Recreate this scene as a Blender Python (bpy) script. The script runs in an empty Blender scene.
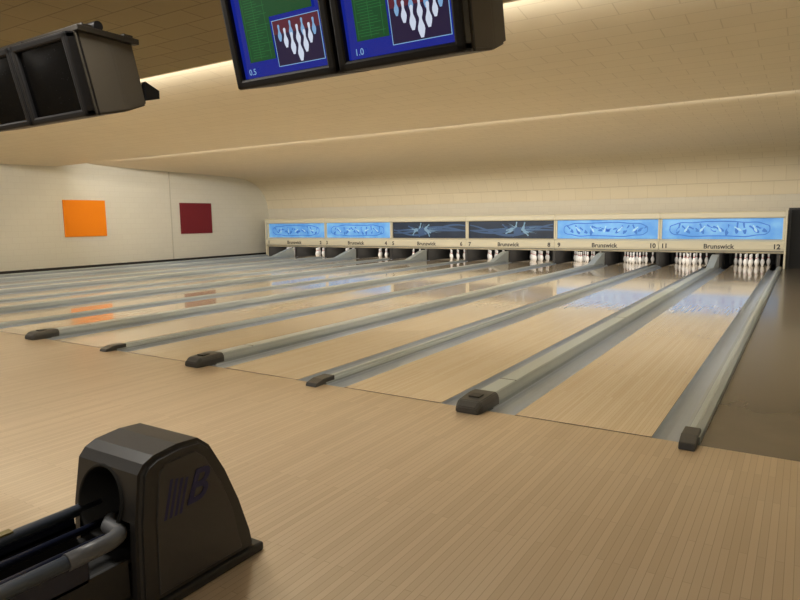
import bpy, bmesh, math, random
from mathutils import Vector, Matrix
random.seed(4)
S = bpy.context.scene
try:
    S.view_settings.view_transform = 'Standard'
    S.view_settings.look = 'None'
except Exception as e:
    print(e)

# ------------------------------------------------------------------ helpers
def lin(c):
    return tuple(((v/255)/12.92 if v/255 <= 0.04045 else (((v/255)+0.055)/1.055)**2.4) for v in c)

def mat(name, rgb, rough=0.5, metal=0.0, emit=0.0, coat=0.0, noise=0.0, nscale=8.0, spec=0.5, ergb=None):
    m = bpy.data.materials.new(name); m.use_nodes = True
    nt = m.node_tree; b = nt.nodes['Principled BSDF']
    c = lin(rgb) + (1,)
    b.inputs['Base Color'].default_value = c
    b.inputs['Roughness'].default_value = rough
    b.inputs['Metallic'].default_value = metal
    b.inputs['Coat Weight'].default_value = coat
    b.inputs['Coat Roughness'].default_value = 0.08
    b.inputs['Specular IOR Level'].default_value = spec
    if emit:
        b.inputs['Emission Color'].default_value = (lin(ergb)+(1,)) if ergb else c
        b.inputs['Emission Strength'].default_value = emit
    if noise:
        tc = nt.nodes.new('ShaderNodeTexCoord'); n = nt.nodes.new('ShaderNodeTexNoise')
        n.inputs['Scale'].default_value = nscale; n.inputs['Detail'].default_value = 4
        mx = nt.nodes.new('ShaderNodeMix'); mx.data_type = 'RGBA'
        mx.inputs['A'].default_value = tuple(v*(1-noise) for v in c[:3])+(1,)
        mx.inputs['B'].default_value = tuple(min(1, v*(1+noise)) for v in c[:3])+(1,)
        nt.links.new(tc.outputs['Object'], n.inputs['Vector'])
        nt.links.new(n.outputs['Fac'], mx.inputs['Factor'])
        nt.links.new(mx.outputs['Result'], b.inputs['Base Color'])
        if emit: nt.links.new(mx.outputs['Result'], b.inputs['Emission Color'])
    return m

def brick_mat(name, c1, c2, mortar, bw, bh, msize, rough, swap='XY', bump=0.0, coat=0.0, offset=0.5,
              smooth=0.1, big=0.0, bias=0.0, coatr=0.08):
    m = bpy.data.materials.new(name); m.use_nodes = True
    nt = m.node_tree; L = nt.links; b = nt.nodes['Principled BSDF']
    tc = nt.nodes.new('ShaderNodeTexCoord'); sp = nt.nodes.new('ShaderNodeSeparateXYZ'); cb = nt.nodes.new('ShaderNodeCombineXYZ')
    L.new(tc.outputs['Object'], sp.inputs[0])
    L.new(sp.outputs[swap[0]], cb.inputs['X']); L.new(sp.outputs[swap[1]], cb.inputs['Y'])
    br = nt.nodes.new('ShaderNodeTexBrick')
    br.inputs['Scale'].default_value = 1.0
    br.inputs['Brick Width'].default_value = bw; br.inputs['Row Height'].default_value = bh
    br.inputs['Mortar Size'].default_value = msize; br.inputs['Mortar Smooth'].default_value = smooth
    br.inputs['Color1'].default_value = lin(c1)+(1,); br.inputs['Color2'].default_value = lin(c2)+(1,)
    br.inputs['Mortar'].default_value = lin(mortar)+(1,); br.inputs['Bias'].default_value = bias
    br.offset = offset
    L.new(cb.outputs[0], br.inputs['Vector'])
    out = br.outputs['Color']
    if big:
        n = nt.nodes.new('ShaderNodeTexNoise'); n.inputs['Scale'].default_value = 0.8; n.inputs['Detail'].default_value = 3
        L.new(tc.outputs['Object'], n.inputs['Vector'])
        mr = nt.nodes.new('ShaderNodeMapRange'); mr.inputs['To Min'].default_value = 1-big; mr.inputs['To Max'].default_value = 1+big
        L.new(n.outputs['Fac'], mr.inputs['Value'])
        vm = nt.nodes.new('ShaderNodeVectorMath'); vm.operation = 'SCALE'
        L.new(out, vm.inputs[0]); L.new(mr.outputs[0], vm.inputs['Scale']); out = vm.outputs[0]
    L.new(out, b.inputs['Base Color'])
    b.inputs['Roughness'].default_value = rough
    b.inputs['Coat Weight'].default_value = coat; b.inputs['Coat Roughness'].default_value = coatr
    if bump:
        bp = nt.nodes.new('ShaderNodeBump'); bp.inputs['Strength'].default_value = bump; bp.inputs['Distance'].default_value = 0.004
        bp.invert = True
        L.new(br.outputs['Fac'], bp.inputs['Height']); L.new(bp.outputs[0], b.inputs['Normal'])
    return m

def link(o, parent=None):
    S.collection.objects.link(o)
    if parent: o.parent = parent
    return o

def empty(name, loc=(0,0,0)):
    e = bpy.data.objects.new(name, None); e.empty_display_size = 0.2; e.location = loc
    return link(e)

class MB:
    def __init__(s): s.bm = bmesh.new(); s.mats = []
    def mi(s, m):
        if m not in s.mats: s.mats.append(m)
        return s.mats.index(m)
    def box(s, x0, x1, y0, y1, z0, z1, m, bev=0.0, M=None):
        t = bmesh.new()
        v = [t.verts.new((x, y, z)) for x in (x0, x1) for y in (y0, y1) for z in (z0, z1)]
        for f in ((0,1,3,2),(4,6,7,5),(0,4,5,1),(2,3,7,6),(0,2,6,4),(1,5,7,3)):
            t.faces.new([v[i] for i in f])
        if bev: bmesh.ops.bevel(t, geom=t.edges[:]+t.verts[:], offset=bev, segments=2, affect='EDGES', profile=0.5)
        s.add(t, m, M); return s
    def add(s, t, m, M=None):
        bmesh.ops.recalc_face_normals(t, faces=t.faces[:])
        k = s.mi(m); mp = {}
        for v in t.verts:
            mp[v] = s.bm.verts.new(M @ v.co if M else v.co)
        for f in t.faces:
            try:
                nf = s.bm.faces.new([mp[v] for v in f.verts]); nf.material_index = k; nf.smooth = f.smooth
            except ValueError: pass
        t.free()
    def prism(s, prof, a0, a1, m, axis='Y', close=True, bev=0.0, M=None, smooth=False):
        t = bmesh.new()
        def P(p, a):
            return {'Y': (p[0], a, p[1]), 'X': (a, p[0], p[1]), 'Z': (p[0], p[1], a)}[axis]
        A = [t.verts.new(P(p, a0)) for p in prof]; B = [t.verts.new(P(p, a1)) for p in prof]
        n = len(prof)
        for i in range(n if close else n-1):
            j = (i+1) % n
            f = t.faces.new((A[i], A[j], B[j], B[i])); f.smooth = smooth
        if close:
            t.faces.new(A[::-1]); t.faces.new(B)
        if bev: bmesh.ops.bevel(t, geom=t.edges[:], offset=bev, segments=2, affect='EDGES', profile=0.5)
        s.add(t, m, M); return s
    def cyl(s, p0, p1, r, m, n=16, r2=None):
        p0 = Vector(p0); p1 = Vector(p1); d = p1-p0
        t = bmesh.new()
        bmesh.ops.create_cone(t, cap_ends=True, segments=n, radius1=r, radius2=r if r2 is None else r2, depth=d.length)
        for f in t.faces: f.smooth = len(f.verts) == 4
        M = Matrix.Translation((p0+p1)/2) @ d.to_track_quat('Z', 'Y').to_matrix().to_4x4()
        s.add(t, m, M); return s
    def tube(s, pts, r, m, n=12):
        pts = [Vector(p) for p in pts]; t = bmesh.new(); rings = []
        for i, p in enumerate(pts):
            d = (pts[min(i+1, len(pts)-1)]-pts[max(i-1, 0)]).normalized()
            up = Vector((0, 0, 1)); a = d.cross(up).normalized(); b = a.cross(d).normalized()
            rings.append([t.verts.new(p+a*r*math.cos(k*2*math.pi/n)+b*r*math.sin(k*2*math.pi/n)) for k in range(n)])
        for i in range(len(rings)-1):
            for k in range(n):
                f = t.faces.new((rings[i][k], rings[i][(k+1) % n], rings[i+1][(k+1) % n], rings[i+1][k])); f.smooth = True
        t.faces.new(rings[0]); t.faces.new(rings[-1][::-1])
        s.add(t, m); return s
    def poly(s, pts, m, M=None):
        k = s.mi(m)
        vs = [s.bm.verts.new(M @ Vector(p) if M else p) for p in pts]
        f = s.bm.faces.new(vs); f.material_index = k; return s
    def obj(s, name, parent=None):
        me = bpy.data.meshes.new(name); s.bm.to_mesh(me); s.bm.free()
        for m in s.mats: me.materials.append(m)
        return link(bpy.data.objects.new(name, me), parent)

def text(name, body, size, M, m, parent, ext=0.002, shear=0.0, offset=0.0, align='CENTER'):
    c = bpy.data.curves.new(name, 'FONT'); c.body = body; c.size = size; c.extrude = ext
    c.shear = shear; c.offset = offset; c.align_x = align; c.align_y = 'CENTER'; c.resolution_u = 3
    tmp = bpy.data.objects.new(name+'_tmp', c); S.collection.objects.link(tmp)
    bpy.context.view_layer.update()
    me = bpy.data.meshes.new_from_object(tmp.evaluated_get(bpy.context.evaluated_depsgraph_get()))
    bpy.data.objects.remove(tmp)
    me.transform(M); me.materials.clear(); me.materials.append(m); me.name = name
    return link(bpy.data.objects.new(name, me), parent)

def frameM(o, ax, ay):
    ax = Vector(ax).normalized(); ay = Vector(ay).normalized(); az = ax.cross(ay)
    M = Matrix.Identity(4)
    for i in range(3): M[i][0] = ax[i]; M[i][1] = ay[i]; M[i][2] = az[i]; M[i][3] = o[i]
    return M

# ------------------------------------------------------------------ dims
FOUL = 4.77; LEND = 21.9; P = 3.45; R0 = -0.88; LW = 1.066; GW = 0.235
XL, XR = -22.0, 1.8; YB = -5.0; YW = 22.7
WX = -0.555   # walkway edge

# ------------------------------------------------------------------ materials
M_appr = brick_mat('approach_boards', (208,187,158), (196,174,144), (172,149,120), 1.1, 0.038, 0.0024, 0.30, 'YX', coat=0.35, big=0.06, offset=0.37, coatr=0.15, smooth=0.8)
M_lane = brick_mat('lane_boards', (232,214,186), (222,202,172), (200,177,146), 2.2, 0.027, 0.0010, 0.22, 'YX', coat=0.9, big=0.05, offset=0.41, coatr=0.07)
M_walk = mat('walkway_dark_vinyl', (106,97,84), 0.25, noise=0.12, nscale=3, coat=0.2)
M_wallL = brick_mat('painted_block', (222,219,206), (220,217,204), (213,209,196), 0.4, 0.2, 0.005, 0.7, 'YZ', bump=0.15)
M_wallB = brick_mat('painted_block_back', (220,213,195), (217,210,192), (208,200,182), 0.4, 0.2, 0.005, 0.7, 'XZ', bump=0.15)
M_ceil = brick_mat('ceiling_tile', (226,214,187), (223,211,184), (206,193,165), 0.61, 0.305, 0.006, 0.75, 'XY', bump=0.2, big=0.02)
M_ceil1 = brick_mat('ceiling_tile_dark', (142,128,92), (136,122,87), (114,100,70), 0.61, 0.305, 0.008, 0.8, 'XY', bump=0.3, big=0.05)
M_gut = mat('gutter_grey', (168,178,192), 0.28, noise=0.05, nscale=2)
M_cap = mat('capping_grey', (158,167,172), 0.32, noise=0.06, nscale=3)
M_capl = mat('capping_light', (184,193,194), 0.36)
M_nose = mat('nose_dark', (70,69,68), 0.45)
M_foul = mat('foul_line_dark', (70,58,46), 0.4)
M_black = mat('black', (12,12,12), 0.7)
M_dark = mat('dark_grey', (40,39,38), 0.5)
M_orange = mat('orange_felt', (255,142,0), 0.8, noise=0.04, nscale=20)
M_maroon = mat('maroon_felt', (120,26,38), 0.8, noise=0.06, nscale=20)
M_beige = mat('mask_beige', (226,219,194), 0.4)
M_mark = mat('lane_mark', (110,84,58), 0.4)
M_pin = mat('pin_white', (236,234,232), 0.25)
M_red = mat('pin_red', (190,24,28), 0.3)
M_txt = mat('lettering', (46,40,38), 0.5)

# ------------------------------------------------------------------ room shell
b = MB(); b.box(XL, XR, YB, FOUL, -0.3, 0.0, M_appr); b.obj('floor_approach')
b = MB(); b.box(XL, WX, FOUL, 24.2, -0.5, -0.2, M_dark); b.obj('floor_subfloor')
b = MB(); b.box(WX, XR, FOUL, 24.2, -0.3, 0.0, M_walk); b.obj('floor_walkway')
b = MB(); b.box(XL-0.2, XL, YB, 24.2, -0.3, 4.4, M_wallL); b.obj('wall_left')
b = MB(); b.box(XR, XR+0.2, YB, 24.2, -0.3, 4.4, M_wallL); b.obj('wall_right')
b = MB(); b.box(XL, XR, YB-0.2, YB, -0.3, 4.4, M_wallB); b.obj('wall_rear')
b = MB(); b.box(XL, XR, 24.0, 24.2, -0.2, 1.8, M_black); b.obj('wall_pit')
b = MB(); b.box(XL, XL+0.03, FOUL, 22.6, 0, 0.12, M_dark); b.box(XL, XL+0.02, YB, FOUL, 0, 0.12, M_dark); b.obj('baseboard_left')

def smoothprof(pts, seg=6):
    out = []
    n = len(pts)
    for i in range(n-1):
        p0 = Vector(pts[max(i-1, 0)]); p1 = Vector(pts[i]); p2 = Vector(pts[i+1]); p3 = Vector(pts[min(i+2, n-1)])
        for k in range(seg):
            t = k/seg
            out.append(tuple(0.5*((2*p1)+(-p0+p2)*t+(2*p0-5*p1+4*p2-p3)*t*t+(-p0+3*p1-3*p2+p3)*t**3)))
    out.append(tuple(pts[-1])); return out

ceil = empty('ceiling')
def slab(name, pts, m, smooth=True):
    b = MB(); t = bmesh.new()
    A = [t.verts.new((XL, p[0], p[1])) for p in pts]; B = [t.verts.new((XR, p[0], p[1])) for p in pts]
    for i in range(len(pts)-1):
        f = t.faces.new((A[i], B[i], B[i+1], A[i+1])); f.smooth = smooth
    b.add(t, m); return b.obj(name, ceil)
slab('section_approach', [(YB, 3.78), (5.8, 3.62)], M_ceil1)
slab('cove_lip_1', [(5.8, 3.62), (5.84, 3.62), (5.84, 4.1), (6.0, 4.1)], M_ceil, smooth=False)
slab('section_mid', smoothprof([(6.0, 4.1), (6.6, 3.88), (7.5, 3.75), (9, 3.64), (10.6, 3.58), (12.4, 3.6)]), M_ceil)
slab('cove_lip_2', [(12.4, 3.6), (12.44, 3.6), (12.44, 4.05), (12.65, 4.05)], M_ceil, smooth=False)
slab('section_far', smoothprof([(12.65, 4.05), (13.3, 3.84), (14.2, 3.73), (16.7, 3.67), (19.5, 3.63), (20.8, 3.58), (21.6, 3.43), (22.2, 3.10), (22.55, 2.65), (22.68, 2.2)]), M_ceil)
b = MB(); b.box(XL, XR, YW, YW+0.1, 1.3, 2.25, M_wallB)
b.box(-0.47, XR, YW, YW+0.1, 0, 1.3, M_wallB)
b.obj('wall_back')
b = MB(); b.box(XL, XR, YB, 24.2, 4.4, 4.45, M_dark); b.obj('ceiling_deck')

# ------------------------------------------------------------------ lanes
NP = 6
def gutter(x0, x1):
    x0 += 0.001; x1 -= 0.001
    b = MB(); n = 10; pr = []
    for i in range(n+1):
        a = math.pi*i/n
        pr.append(((x0+x1)/2-math.cos(a)*(x1-x0)/2*0.96, -0.012-math.sin(a)*0.06))
    b.prism([(x0, -0.005)]+pr+[(x1, -0.005), (x1, -0.2), (x0, -0.2)], FOUL+0.001, 21.8, M_gut)
    return b.obj('lane_gutter')

def lane(x0, x1):
    b = MB(); b.box(x0, x1, FOUL+0.001, 23.3, -0.2, 0.0, M_lane)
    b.box(x0, x1, FOUL+0.001, FOUL+0.018, -0.01, 0.0014, M_foul)
    w = x1-x0; cx = (x0+x1)/2
    z = 0.0012
    for i in range(-3, 4):
        ax = cx+i*w/8; ay = FOUL+4.75-abs(i)*0.16
        b.poly([(ax-0.016, ay, z), (ax, ay+0.02, z), (ax+0.016, ay, z), (ax, ay+0.15, z)], M_mark)
    for i in (-4.2, -3.4, -2.6, -1.8, 1.8, 2.6, 3.4, 4.2):
        ax = cx+i*w/10; ay = FOUL+2.2
        b.poly([(ax+0.010*math.cos(k*math.pi/4), ay+0.022*math.sin(k*math.pi/4), z) for k in range(8)], M_mark)
    return b.obj('bowling_lane')

def ret_cap(x0, x1):
    b = MB(); w = x1-x0
    pr = [(x0, -0.2), (x0, 0.03), (x0+0.012, 0.05), (x0+0.05, 0.085), (x1-0.05, 0.085), (x1-0.012, 0.05), (x1, 0.03), (x1, -0.2)]
    b.prism(pr, FOUL+0.1, 21.3, M_cap)
    b.prism([(x0+0.045, 0.085), (x0+0.055, 0.097), (x1-0.055, 0.097), (x1-0.045, 0.085)], FOUL+0.2, 21.2, M_capl)
    for yy in (FOUL+0.72, FOUL+5.0, FOUL+9.3, FOUL+13.6):
        b.box(x0+0.05, x1-0.05, yy, yy+0.010, 0.08, 0.0985, M_nose)
    t = bmesh.new()
    secs = [(FOUL-0.16, 0.055, 0.78), (FOUL-0.10, 0.10, 0.94), (FOUL+0.12, 0.112, 1.02), (FOUL+0.22, 0.112, 1.02)]
    cx = (x0+x1)/2; rs = []
    for y, h, k in secs:
        hw = w/2*k
        rs.append([t.verts.new(p) for p in ((cx-hw, y, 0.001), (cx-hw, y, h*0.65), (cx-hw*0.8, y, h), (cx+hw*0.8, y, h), (cx+hw, y, h*0.65), (cx+hw, y, 0.001))])
    for i in range(3):
        for k in range(6):
            t.faces.new((rs[i][k], rs[i][(k+1) % 6], rs[i+1][(k+1) % 6], rs[i+1][k]))
    t.faces.new(rs[0]); t.faces.new(rs[-1])
    bmesh.ops.bevel(t, geom=t.edges[:], offset=0.008, segments=2, affect='EDGES')
    b.add(t, M_nose)
    b.box(cx-0.05, cx+0.05, FOUL-0.02, FOUL+0.08, 0.102, 0.118, M_dark, bev=0.004)
    b.prism([(20.3, 0.085), (21.3, 0.36), (21.62, 0.40), (21.62, -0.2), (20.3, -0.2)], x0+0.03, x1-0.03, M_capl, axis='X')
    return b.obj('ball_return_capping')

def divider(x0, x1):
    b = MB(); cx = (x0+x1)/2
    b.prism([(x0, -0.2), (x0, 0.012), (x0+0.02, 0.03), (x1-0.02, 0.03), (x1, 0.012), (x1, -0.2)], FOUL+0.02, 21.6, M_cap)
    b.prism([(cx-0.028, 0.03), (cx-0.02, 0.05), (cx+0.02, 0.05), (cx+0.028, 0.03)], FOUL+0.05, 21.5, M_capl)
    b.prism([(FOUL-0.14, 0.001), (FOUL-0.12, 0.035), (FOUL-0.02, 0.06), (FOUL+0.16, 0.062), (FOUL+0.16, 0.001)], x0+0.005, x1-0.005, M_nose, axis='X', bev=0.006)
    return b.obj('lane_divider')

def side_cap(x0, x1):
    b = MB(); cx = (x0+x1)/2
    b.prism([(x0, -0.2), (x0, 0.05), (x0+0.03, 0.07), (x1-0.03, 0.07), (x1, 0.05), (x1, -0.2)], FOUL+0.02, 21.7, M_cap)
    b.prism([(cx-0.025, 0.07), (cx-0.015, 0.08), (cx+0.015, 0.08), (cx+0.025, 0.07)], FOUL+0.05, 21.6, M_capl)
    b.prism([(FOUL-0.16, 0.001), (FOUL-0.14, 0.05), (FOUL-0.04, 0.085), (FOUL+0.14, 0.085), (FOUL+0.14, 0.001)], x0+0.008, x1-0.008, M_nose, axis='X', bev=0.008)
    return b.obj('lane_side_capping')

def pinprof():
    return [(0, 0.0), (0.026, 0.0), (0.031, 0.02), (0.047, 0.06), (0.0605, 0.114), (0.055, 0.16), (0.039, 0.20), (0.027, 0.235),
            (0.0235, 0.255), (0.026, 0.29), (0.0323, 0.34), (0.030, 0.362), (0.018, 0.377), (0, 0.381)]
pins = MB(); kp = pins.mi(M_pin); kr = pins.mi(M_red)
def add_pin(x, y):
    n = 12; pr = pinprof(); rings = []
    for r, z in pr:
        if r == 0: rings.append([pins.bm.verts.new((x, y, z+0.001))])
        else: rings.append([pins.bm.verts.new((x+r*math.cos(k*2*math.pi/n), y+r*math.sin(k*2*math.pi/n), z+0.001)) for k in range(n)])
    for i in range(len(pr)-1):
        a, c = rings[i], rings[i+1]
        for k in range(n):
            j = (k+1) % n
            if len(a) == 1: vs = (a[0], c[j], c[k])
            elif len(c) == 1: vs = (a[k], a[j], c[0])
            else: vs = (a[k], a[j], c[j], c[k])
            f = pins.bm.faces.new(vs); f.smooth = True; f.material_index = kr if i == 7 else kp
lanes_x = []
for k in range(NP):
    o = R0-P*k
    if k == 0:
        gutter(o, -0.68); side_cap(-0.68, WX-0.001)
    else:
        gutter(o, o+GW)
    lane(o-LW, o); lanes_x.append((o-LW, o))
    gutter(o-1.301, o-LW)
    ret_cap(o-1.56, o-1.301)
    gutter(o-1.77, o-1.56)
    lane(o-2.836, o-1.77); lanes_x.append((o-2.836, o-1.77))
    gutter(o-3.071, o-2.836)
    if k < NP-1: divider(o-3.215, o-3.071)
    else: side_cap(o-3.215, o-3.071)
for x0, x1 in lanes_x:
    cx = (x0+x1)/2; y0 = FOUL+17.45
    for r in range(4):
        for i in range(r+1):
            add_pin(cx+(i-r/2)*0.3048, y0+r*0.264)
pins.obj('bowling_pins')
b = MB(); b.box(XL, R0-P*5-3.215, FOUL+0.012, 24.0, -0.2, 0.0, M_walk); b.obj('floor_side_left')

# ------------------------------------------------------------------ kickbacks / pit
b = MB()
M_kick = mat('kickback', (70,68,66), 0.6)
for k in range(NP):
    o = R0-P*k
    xs = [-0.66, o-1.418, o-3.143] if k == 0 else [o-1.418, o-3.143]
    for x in xs:
        b.box(x-0.045, x+0.045, 21.81, 23.7, -0.2, 0.43, M_kick)
        b.box(x-0.045, x+0.045, 22.36, 23.7, 0.43, 1.28, M_kick)
b.obj('pit_kickback_panels')
b = MB()
for x0, x1 in lanes_x:
    pr = []
    for i in range(25):
        pr.append((x0-0.15+(x1-x0+0.3)*i/24, 23.45+0.02*math.sin(i*1.7)))
    b.prism(pr+[(p[0], p[1]+0.02) for p in pr[::-1]], 0.0, 1.2, M_black, axis='Z')
b.obj('pit_curtains')

# ------------------------------------------------------------------ masking units
def blue_mat():
    m = bpy.data.materials.new('mask_light_blue'); m.use_nodes = True
    nt = m.node_tree; L = nt.links; bs = nt.nodes['Principled BSDF']
    tc = nt.nodes.new('ShaderNodeTexCoord'); n = nt.nodes.new('ShaderNodeTexNoise')
    n.inputs['Scale'].default_value = 2.5; n.inputs['Detail'].default_value = 6
    r = nt.nodes.new('ShaderNodeValToRGB')
    r.color_ramp.elements[0].color = lin((84,146,212))+(1,); r.color_ramp.elements[0].position = 0.35
    r.color_ramp.elements[1].color = lin((118,176,230))+(1,); r.color_ramp.elements[1].position = 0.65
    L.new(tc.outputs['Object'], n.inputs['Vector']); L.new(n.outputs['Fac'], r.inputs[0])
    L.new(r.outputs[0], bs.inputs['Base Color']); L.new(r.outputs[0], bs.inputs['Emission Color'])
    bs.inputs['Emission Strength'].default_value = 0.5; bs.inputs['Roughness'].default_value = 0.35
    return m
M_blue = blue_mat()
M_navy = mat('mask_navy', (28,42,62), 0.35, emit=0.3, noise=0.6, nscale=2.2)
M_bdk = mat('mask_blue_shape', (56,116,200), 0.35, emit=0.35)
M_bwh = mat('mask_white_shape', (160,204,244), 0.35, emit=0.4)
M_nlt = mat('mask_pale_shape', (116,150,176), 0.35, emit=0.35)
M_nbl = mat('mask_mid_shape', (56,84,122), 0.35, emit=0.3)
MR = -0.53
def pin_sil(cx, cz, s, ang=0):
    pr = pinprof(); pts = [(r, z-0.19) for r, z in pr]+[(-r, z-0.19) for r, z in pr[::-1][1:-1]]
    ca, sa = math.cos(ang), math.sin(ang)
    return [(cx+s*(x*ca-z*sa), cz+s*(x*sa+z*ca)) for x, z in pts]
for k in range(NP):
    x1 = MR-P*k; x0 = x1-P; g = 0.006
    root = empty('masking_unit')
    b = MB()
    b.prism([(21.72, 1.50), (21.70, 1.54), (21.70, 1.66), (21.74, 1.70), (22.35, 1.70), (22.35, 1.46), (21.9, 1.46), (21.86, 1.50)], x0+g, x1-g, M_beige, axis='X')
    b.prism([(21.86, 0.86), (21.80, 0.85), (21.72, 0.80), (21.68, 0.70), (21.68, 0.58), (21.72, 0.48), (21.78, 0.44), (21.9, 0.44), (21.9, 0.86)], x0+g, x1-g, M_beige, axis='X')
    b.box(x0+g, x0+0.06, 21.80, 21.88, 0.84, 1.50, M_beige); b.box(x1-0.06, x1-g, 21.80, 21.88, 0.84, 1.50, M_beige)
    b.box(x0+g, x1-g, 21.685, 21.72, 0.50, 0.515, M_nose)
    b.box(x0+g, x1-g, 21.9, 22.2, 0.9, 1.47, M_dark)
    b.obj('housing', root)
    blue = k not in (2, 3)
    b = MB(); b.box(x0+0.06, x1-0.06, 21.85, 21.899, 0.865, 1.49, M_blue if blue else M_navy); b.obj('graphic_panel', root)
    b = MB(); y = 21.847; cx = (x0+x1)/2; rnd = random.Random(k)
    if blue:
        ccx, hw, hh = cx-0.05, 1.4, 0.24
        n = 72; outer = []; inner = []
        for i in range(n):
            a = 2*math.pi*i/n
            for L_, q in ((outer, 1.0), (inner, 0.86)):
                wob = 1+0.07*math.sin(9*a+k)
                L_.append((ccx+hw*math.copysign(abs(math.cos(a))**0.6, math.cos(a))*(0.98 if q < 1 else 1), y, 1.17+hh*q*wob*math.copysign(abs(math.sin(a))**0.6, math.sin(a))))
        for i in range(n):
            j = (i+1) % n
            b.poly([outer[i], outer[j], inner[j], inner[i]], M_bdk)
        for i in range(11):
            px = cx-1.2+i*0.235+rnd.uniform(-.03, .03)
            b.poly([(p[0], y-0.001, p[1]) for p in pin_sil(px, 1.17+rnd.uniform(-.03, .03), 0.9, rnd.uniform(-1.4, 1.4))], M_bdk)
            b.poly([(p[0], y-0.002, p[1]) for p in pin_sil(px+0.02, 1.18, 0.6, rnd.uniform(-1.4, 1.4))], M_bwh if i % 2 else M_blue)
    else:
        cx2 = cx+(0.3 if k == 2 else -0.3)
        # swirl bands
        for q in range(3):
            pa = []
            for i in range(31):
                u = i/30; px = x0+0.1+(P-0.2)*u
                pa.append((px, 1.17+(0.20-0.09*q)*math.sin(u*5.5+q*1.3+k)))
            for i in range(30):
                wd = 0.018+0.03*math.sin(math.pi*i/30)
                b.poly([(pa[i][0], y-0.0002*q, pa[i][1]-wd), (pa[i+1][0], y-0.0002*q, pa[i+1][1]-wd), (pa[i+1][0], y-0.0002*q, pa[i+1][1]+wd), (pa[i][0], y-0.0002*q, pa[i][1]+wd)], M_nbl)
        for i in range(30):
            a = rnd.uniform(0, 2*math.pi); r = rnd.uniform(0.2, 0.48); w = rnd.uniform(0.008, 0.02)
            p = (cx2+math.cos(a)*r*2.2, 1.17+math.sin(a)*r*0.58); q = (cx2+math.cos(a)*0.12, 1.17+math.sin(a)*0.05)
            b.poly([(q[0]-w, y-0.001, q[1]), (q[0]+w, y-0.001, q[1]+w), (p[0], y-0.001, p[1])], M_nlt if i % 2 else M_nbl)
        for i in range(9):
            a = 2*math.pi*i/9+0.3; rx = 0.3+0.12*(i % 4)
            b.poly([(p[0], y-0.002-0.0003*i, p[1]) for p in pin_sil(cx2+math.cos(a)*rx, 1.18+math.sin(a)*0.13, 0.85, a-math.pi/2+rnd.uniform(-.4, .4))], M_nlt if i % 3 else M_nbl)
        b.poly([(cx2+0.14*math.cos(i*math.pi/10), y-0.006, 1.13+0.14*math.sin(i*math.pi/10)) for i in range(20)], M_nbl)
    b.obj('graphic_shapes', root)
    text('lettering', 'Brunswick', 0.20, frameM((cx, 21.678, 0.64), (1, 0, 0), (0, 0, 1)), M_txt, root, offset=0.004)
    text('number_left', str(11-2*k), 0.20, frameM((x0+0.17, 21.678, 0.64), (1, 0, 0), (0, 0, 1)), M_txt, root, offset=0.006)
    text('number_right', str(12-2*k), 0.20, frameM((x1-0.19, 21.678, 0.64), (1, 0, 0), (0, 0, 1)), M_txt, root, offset=0.006)
b = MB(); b.box(MR+0.0, MR+0.05, 21.68, 22.35, 0.0, 1.72, M_beige, bev=0.005); b.box(MR-P*6-0.05, MR-P*6, 21.68, 22.35, 0.0, 1.72, M_beige, bev=0.005); b.obj('masking_end_trim')
b = MB()
b.box(-0.42, 1.75, 22.1, 22.16, 0.0, 1.72, M_black)
b.box(-0.47, -0.40, 22.06, 22.2, 0.0, 1.78, M_dark); b.box(0.45, 0.52, 22.06, 22.2, 0.0, 1.78, M_dark)
b.box(-0.40, 1.75, 22.06, 22.2, 1.72, 1.78, M_dark)
b.box(0.36, 0.40, 22.02, 22.1, 0.95, 1.07, M_gut)
b.obj('walkway_partition')

# ------------------------------------------------------------------ wall art
b = MB(); b.box(XL+0.005, XL+0.045, 12.56, 14.15, 1.16, 2.46, M_orange, bev=0.006); b.obj('orange_wall_panel')
b = MB(); b.box(XL+0.005, XL+0.045, 17.5, 19.15, 1.14, 2.42, M_maroon, bev=0.006); b.obj('maroon_wall_panel')
b = MB(); b.box(XL+0.0, XL+0.015, 17.05, 17.09, 0.1, 3.66, mat('joint', (196,192,178), 0.7)); b.obj('trim_wall_joint')

# ------------------------------------------------------------------ monitors
M_case = mat('monitor_case', (22,21,22), 0.45, spec=0.3)
M_cside = mat('monitor_side', (84,78,68), 0.55)
M_scr = mat('screen_blue', (6,8,26), 0.15, emit=0.9, ergb=(22,36,136), noise=0.0)
M_scroff = mat('screen_off', (5,5,6), 0.25, spec=0.12)
M_green = mat('screen_green', (6,24,12), 0.3, emit=0.8, ergb=(14,74,38))
M_green2 = mat('screen_green_line', (10,40,18), 0.3, emit=0.8, ergb=(44,116,62))
M_inset = mat('screen_inset', (12,10,20), 0.3, emit=0.8, ergb=(34,24,60))
M_insr = mat('screen_inset_red', (30,12,16), 0.3, emit=0.8, ergb=(92,34,52))
M_insw = mat('screen_white', (80,82,90), 0.3, emit=0.8, ergb=(215,226,246))
M_insp = mat('screen_pin', (50,60,80), 0.3, emit=0.8, ergb=(130,176,220))
M_wood = mat('mount_dark', (34,29,22), 0.5)
M_glint = mat('screen_glint', (60,62,58), 0.4, emit=0.1)  # pale glowing dots standing in for reflections on the dark glass
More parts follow.
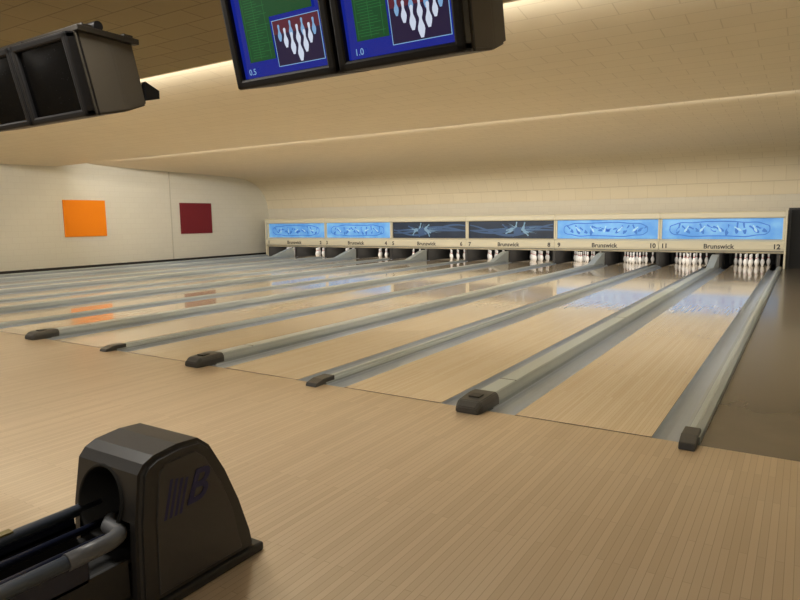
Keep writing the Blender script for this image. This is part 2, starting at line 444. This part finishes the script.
def monitors(xr, on):
    root = empty('overhead_scoring_monitors', (0, 0, 0))
    W = 0.735; tilt = math.radians(13)
    for i in range(2):
        xc = xr-W/2-i*W
        ax = Vector((1, 0, 0)); ay = Vector((0, -math.sin(tilt), math.cos(tilt)))
        M = frameM((xc, 2.70, 2.37), ax, ay)
        H = 0.56; w = W/2-0.008
        b = MB()
        b.box(-w, w, 0, 0.05, -0.05, 0.03, M_case, bev=0.014, M=M)
        b.box(-w, w, H-0.05, H, -0.05, 0.03, M_case, bev=0.014, M=M)
        b.box(-w, -w+0.055, 0.0, H, -0.05, 0.03, M_case, bev=0.014, M=M)
        b.box(w-0.055, w, 0.0, H, -0.05, 0.03, M_case, bev=0.014, M=M)
        b.obj('bezel', root)
        b = MB()
        t = bmesh.new()
        fr = [(-w, 0.0), (w, 0.0), (w, H), (-w, H)]; bk = [(-w+0.02, 0.03), (w-0.02, 0.03), (w-0.02, H-0.06), (-w+0.02, H-0.06)]
        mid = [(-w, 0.0), (w, 0.0), (w, H), (-w, H)]
        R = [[t.verts.new((p[0], p[1], z)) for p in q] for q, z in ((fr, -0.045), (mid, -0.30), (bk, -0.50))]
        for a in range(2):
            for c in range(4): t.faces.new((R[a][c], R[a][(c+1) % 4], R[a+1][(c+1) % 4], R[a+1][c]))
        t.faces.new(R[0]); t.faces.new(R[2])
        bmesh.ops.bevel(t, geom=t.edges[:], offset=0.014, segments=2, affect='EDGES')
        b.add(t, M_cside, M)
        b.box(w-0.004, w+0.002, 0.0, H, -0.075, -0.06, M_case, M=M)
        b.obj('housing', root)
        b = MB(); t = bmesh.new(); n = 10; sw = w-0.05; y0, y1 = 0.045, H-0.045
        g = [[t.verts.new((-sw+2*sw*a/n, y0+(y1-y0)*c/n, 0.0+0.016*(1-((a/n-.5)*2)**2)*(1-((c/n-.5)*2)**2))) for c in range(n+1)] for a in range(n+1)]
        for a in range(n):
            for c in range(n):
                f = t.faces.new((g[a][c], g[a+1][c], g[a+1][c+1], g[a][c+1])); f.smooth = True
        b.add(t, M_scr if on else M_scroff, M); b.obj('screen', root)
        b = MB(); hs = y1-y0
        def Q(u0, u1, v0, v1, m, z):
            b.poly([(-sw+2*sw*u0, y0+hs*v0, z), (-sw+2*sw*u1, y0+hs*v0, z), (-sw+2*sw*u1, y0+hs*v1, z), (-sw+2*sw*u0, y0+hs*v1, z)], m, M)
        if on:
            Q(.13, .44, .18, .97, M_green, .0175); Q(.44, .92, .62, .97, M_green, .0175)
            rr = random.Random(i+9)
            for q in range(26):
                v = .22+q*.028
                Q(.15+rr.random()*.05, .3+rr.random()*.13, v, v+.005, M_green2, .018)
            for q in range(3): Q(.15+q*.12, .154+q*.12, .20, .95, M_green2, .018)
            Q(.46, .98, .08, .57, M_insp, .0185)
            Q(.467, .973, .088, .562, M_inset, .019)
            Q(.467, .973, .42, .562, M_insr, .0192)
            for (pu, pv, s) in ((.53,.43,.72),(.66,.45,.72),(.79,.45,.72),(.91,.43,.72),(.59,.37,.85),(.73,.38,.85),(.86,.37,.85),(.66,.30,.95),(.80,.30,.95),(.73,.23,1.05)):
                pts = [(x, y, .0195+(.5-pv)*.002) for x, y in pin_sil(-sw+2*sw*pu, y0+hs*(pv+.0), s*.30)]
                b.poly(pts, M_insw if s > .8 else M_insp, M)
        else:
            rr = random.Random(i+3)
            for q in range(30):
                u = rr.random()*.8+.1; v = rr.random()*.8+.1
                Q(u, u+.006, v, v+.006, M_glint, .018)  # painted glints scattered over the switched-off screen
        b.obj('screen_picture_and_glints', root)
        if on:
            text('score', '1.0' if i == 0 else '0.5', 0.045, M @ Matrix.Translation((-sw+0.085, y0+0.035, 0.019)), M_insp, root, ext=0.0005)
    b = MB(); x0 = xr-2*W; zt = 2.925
    b.box(x0-0.02, xr+0.02, 2.66, 2.74, zt, zt+0.06, M_wood, bev=0.008)
    b.box(x0-0.02, xr+0.02, 2.98, 3.06, zt-0.0, zt+0.06, M_wood, bev=0.008)
    for xx in (x0+0.0, x0+W, xr-0.0):
        b.box(xx-0.03, xx+0.03, 2.62, 3.10, zt+0.0, zt+0.04, M_wood, bev=0.005)
    b.cyl((xr+0.0, 2.80, zt+0.07), (x0, 2.80, zt+0.07), 0.035, M_case)
    if not on:
        b.box(xr-0.05, xr-0.03, 3.0, 3.27, 2.58, 2.62, M_case); b.prism([(3.16, 2.54), (3.28, 2.57), (3.28, 2.63), (3.16, 2.68)], xr-0.06, xr-0.01, M_case, axis='X')
    for xx in ((x0+0.25, x0+W-0.15) if on else (x0-0.05,)):
        b.cyl((xx, 2.80, zt+0.05), (xx, 2.80, 3.67), 0.025, M_case)
        b.cyl((xx, 2.80, 3.64), (xx, 2.80, 3.67), 0.09, M_case)
    if not on: b.cyl((x0-0.10, 2.80, zt+0.07), (x0+0.05, 2.80, zt+0.07), 0.035, M_case)
    b.obj('mount', root)
monitors(-1.33, True)
monitors(-4.27, False)

# ------------------------------------------------------------------ ball return
root = empty('ball_return')
M_hood = mat('hood_dark', (48,47,47), 0.4, noise=0.1, nscale=30)
M_hside = mat('hood_side', (64,62,61), 0.42, noise=0.08, nscale=30)
M_rail = mat('rail_grey', (84,92,104), 0.35)
M_raill = mat('rail_end_grey', (102,104,108), 0.4)
M_railb = mat('rail_blue', (28,34,56), 0.35)
M_yel = mat('rail_yellow', (130,116,56), 0.5)
M_logo = mat('logo_blue', (22,26,84), 0.4)
HX0, HX1 = -2.70, -2.20
prof = [(1.45, 0.03), (1.47, 0.40), (1.50, 0.60), (1.53, 0.636), (1.58, 0.658), (1.70, 0.672), (1.81, 0.665), (1.87, 0.615), (1.95, 0.47), (2.02, 0.30), (2.075, 0.12), (2.09, 0.03)]
t = bmesh.new()
def hw(z): return 0.25-0.025*z/0.72
cx = (HX0+HX1)/2
A = [t.verts.new((cx-hw(p[1]), p[0], p[1])) for p in prof]; B = [t.verts.new((cx+hw(p[1]), p[0], p[1])) for p in prof]
n = len(prof)
for i in range(n):
    j = (i+1) % n; t.faces.new((A[i], A[j], B[j], B[i]))
t.faces.new(A[::-1]); t.faces.new(B)
bmesh.ops.recalc_face_normals(t, faces=t.faces[:])
bmesh.ops.bevel(t, geom=[e for e in t.edges if len(e.link_faces) == 2 and e.calc_face_angle(0) > 0.9], offset=0.022, segments=3, affect='EDGES')
me = bpy.data.meshes.new('hood'); t.to_mesh(me); t.free(); me.materials.append(M_hood); me.materials.append(M_black)
hood = link(bpy.data.objects.new('hood', me))
t = bmesh.new(); bmesh.ops.create_cone(t, cap_ends=True, segments=40, radius1=1, radius2=1, depth=1)
me2 = bpy.data.meshes.new('cut'); t.to_mesh(me2); t.free(); me2.materials.append(M_black)  # cut faces take black, painting shade into the opening
cut = link(bpy.data.objects.new('cut', me2))
cut.matrix_world = Matrix.Translation((cx-0.02, 1.50, 0.45)) @ Matrix.Rotation(math.radians(90), 4, 'X') @ Matrix.Diagonal((0.14, 0.14, 0.7, 1))
t = bmesh.new(); bmesh.ops.create_cube(t, size=1)
me3 = bpy.data.meshes.new('cut2'); t.to_mesh(me3); t.free(); me3.materials.append(M_black)
cut2 = link(bpy.data.objects.new('cut2', me3)); cut2.matrix_world = Matrix.Translation((cx, 1.5, 0.30)) @ Matrix.Diagonal((0.36, 0.3, 0.20, 1))
bpy.context.view_layer.update()
for c in (cut, cut2):
    md = hood.modifiers.new('b', 'BOOLEAN'); md.operation = 'DIFFERENCE'; md.object = c; md.solver = 'EXACT'
bpy.context.view_layer.update()
nm = bpy.data.meshes.new_from_object(hood.evaluated_get(bpy.context.evaluated_depsgraph_get()))
hood.modifiers.clear(); hood.data = nm; hood.parent = root
bpy.data.objects.remove(cut); bpy.data.objects.remove(cut2)
b = MB()
ip = [(1.54, 0.07), (1.555, 0.40), (1.585, 0.585), (1.62, 0.615), (1.77, 0.622), (1.82, 0.58), (1.90, 0.44), (1.96, 0.27), (2.0, 0.07)]
for sx in (1, -1):
    t = bmesh.new()
    a = [t.verts.new((cx+sx*(hw(p[1])-0.004), p[0], p[1])) for p in ip]; c = [t.verts.new((cx+sx*(hw(p[1])+0.006), p[0], p[1])) for p in ip]
    for i in range(len(ip)):
        j = (i+1) % len(ip); t.faces.new((a[i], a[j], c[j], c[i]))
    t.faces.new(a[::-1]); t.faces.new(c)
    bmesh.ops.bevel(t, geom=[e for e in t.edges], offset=0.004, segments=1, affect='EDGES')
    b.add(t, M_hside)
b.obj('side_panels', root)
b = MB()
b.box(cx-0.265, cx+0.265, 1.42, 2.13, 0.0, 0.045, M_dark, bev=0.012)
b.obj('base', root)
b = MB()
t = bmesh.new(); n = 40; r1 = []
for i in range(n):
    a = 2*math.pi*i/n
    r1.append([t.verts.new((cx-0.02+r*math.cos(a), yy, 0.45+r*math.sin(a))) for r, yy in ((0.139, 1.80), (0.139, 1.468+0.03*math.sin(a)), (0.147, 1.462+0.03*math.sin(a)), (0.155, 1.475+0.03*math.sin(a)))])
for i in range(n):
    j = (i+1) % n
    for q in range(3):
        f = t.faces.new((r1[i][q], r1[j][q], r1[j][q+1], r1[i][q+1])); f.smooth = True
b.add(t, M_black)
b.cyl((cx-0.02, 1.79, 0.45), (cx-0.02, 1.80, 0.45), 0.138, M_black, n=40)  # black liner and back disc paint in the shade inside the opening
b.obj('opening_shade_liner', root)
lx = cx+hw(0.46)+0.008
text('logo_letter', 'B', 0.20, frameM((lx, 1.75, 0.46), (0, 1, 0), (-0.035, 0, 1)), M_logo, root, ext=0.0015, shear=0.45, offset=0.003)
b = MB()
for i in range(4):
    y0 = 1.585+i*0.026
    b.poly([(lx+0.001, y0, 0.375), (lx+0.001, y0+0.015, 0.375), (lx-0.003, y0+0.062, 0.54-i*0.006), (lx-0.003, y0+0.047, 0.54-i*0.006)], M_logo)
b.obj('logo_stripes', root)
b = MB()
yE = 0.05
b.tube([(-2.615, yE, 0.38), (-2.615, 1.55, 0.38)], 0.026, M_rail)
b.tube([(-2.27, yE, 0.36), (-2.27, 1.22, 0.36)], 0.028, M_rail)
b.tube([(-2.27, 1.20, 0.36), (-2.27, 1.32, 0.36)]+[(-2.33+0.06*math.cos(a), 1.34+0.11*math.sin(a), 0.36) for a in [i*math.pi/12 for i in range(1, 7)]]+[(-2.40, 1.46, 0.36), (-2.44, 1.5, 0.36)], 0.034, M_raill)
b.box(-2.65, -2.62, yE, 1.44, 0.30, 0.37, M_railb, bev=0.006)
b.box(-2.285, -2.255, yE, 1.28, 0.24, 0.34, M_railb, bev=0.008)
b.box(-2.64, -2.60, yE, 1.18, 0.400, 0.409, M_yel, bev=0.003)
b.tube([(-2.52, yE, 0.33), (-2.52, 1.58, 0.33)], 0.016, M_railb); b.tube([(-2.38, yE, 0.33), (-2.38, 1.58, 0.33)], 0.016, M_railb)
b.box(-2.62, -2.27, yE, 1.5, 0.235, 0.25, M_black)
b.box(-2.64, -2.62, yE, 1.44, 0.10, 0.32, M_dark); b.box(-2.275, -2.255, yE, 1.44, 0.10, 0.26, M_dark)
for yy in (0.15, 0.8, 1.35):
    b.box(-2.60, -2.29, yy, yy+0.06, 0.0, 0.24, M_dark, bev=0.01)
b.box(-2.66, -2.24, yE-0.05, yE, 0.0, 0.42, M_hood, bev=0.02)
b.obj('ball_rack', root)

# ------------------------------------------------------------------ lights
def area(name, loc, rot, sx, sy, power, col=(1, 0.95, 0.865)):
    l = bpy.data.lights.new(name, 'AREA'); l.shape = 'RECTANGLE'; l.size = sx; l.size_y = sy; l.energy = power; l.color = col
    o = bpy.data.objects.new(name, l); o.location = loc; o.rotation_euler = rot; return link(o)
R = math.radians
cxr = (XL+XR)/2
area('cove_light_1', (cxr+0.4, 5.93, 3.86), (R(93), 0, 0), XR-XL-2.2, 0.12, 540)
area('cove_light_2', (cxr+0.6, 12.56, 3.84), (R(93), 0, 0), XR-XL-2.4, 0.08, 640)
b = MB(); b.box(XL+0.1, XR-0.1, 5.845, 5.92, 3.79, 3.93, M_capl); b.obj('cove_batten')
b = MB(); b.box(XL+0.1, XR-0.1, 12.445, 12.54, 3.77, 3.91, M_capl); b.obj('cove_batten')
for x, y, pw in ((-4.2, 2.0, 80), (-9.5, 2.0, 72), (-15, 2.0, 62), (-1.2, -2.5, 42), (-7, -2.5, 50), (-14, -2.5, 50)):  # row behind the camera is unseen fill, added to even out the light
    area('unseen_ceiling_light', (x, y, 3.60), (0, 0, 0), 1.8, 0.6, pw)
    b = MB(); b.box(x-0.94, x+0.94, y-0.34, y+0.34, 3.61, 3.64, M_capl)
    b.box(x-0.94, x+0.94, y-0.34, y-0.30, 3.64, 3.76, M_capl); b.box(x-0.94, x+0.94, y+0.30, y+0.34, 3.64, 3.76, M_capl); b.obj('unseen_ceiling_fixture')  # rear fixtures only dress the added fill lamps, out of view
area('pin_light', ((MR*2-P*6)/2, 22.0, 0.85), (R(12), 0, 0), P*6-0.2, 0.12, 85, (1, 0.97, 0.92))

w = bpy.data.worlds.new('world'); S.world = w; w.use_nodes = True
w.node_tree.nodes['Background'].inputs[0].default_value = (0.9, 0.8, 0.65, 1); w.node_tree.nodes['Background'].inputs[1].default_value = 0.05

# ------------------------------------------------------------------ camera
cd = bpy.data.cameras.new('camera'); cd.sensor_width = 36; cd.lens = 634/800*36; cd.clip_start = 0.05
co = bpy.data.objects.new('camera', cd); link(co)
r = Vector((0.8433, 0.5376, -0.0147)).normalized(); bk = Vector((0.5346, -0.8354, 0.1266)).normalized(); u = bk.cross(r).normalized(); r = u.cross(bk)
Mx = Matrix.Identity(4)
for i in range(3): Mx[i][0] = r[i]; Mx[i][1] = u[i]; Mx[i][2] = bk[i]
Mx[2][3] = 1.62
co.matrix_world = Mx
S.camera = co
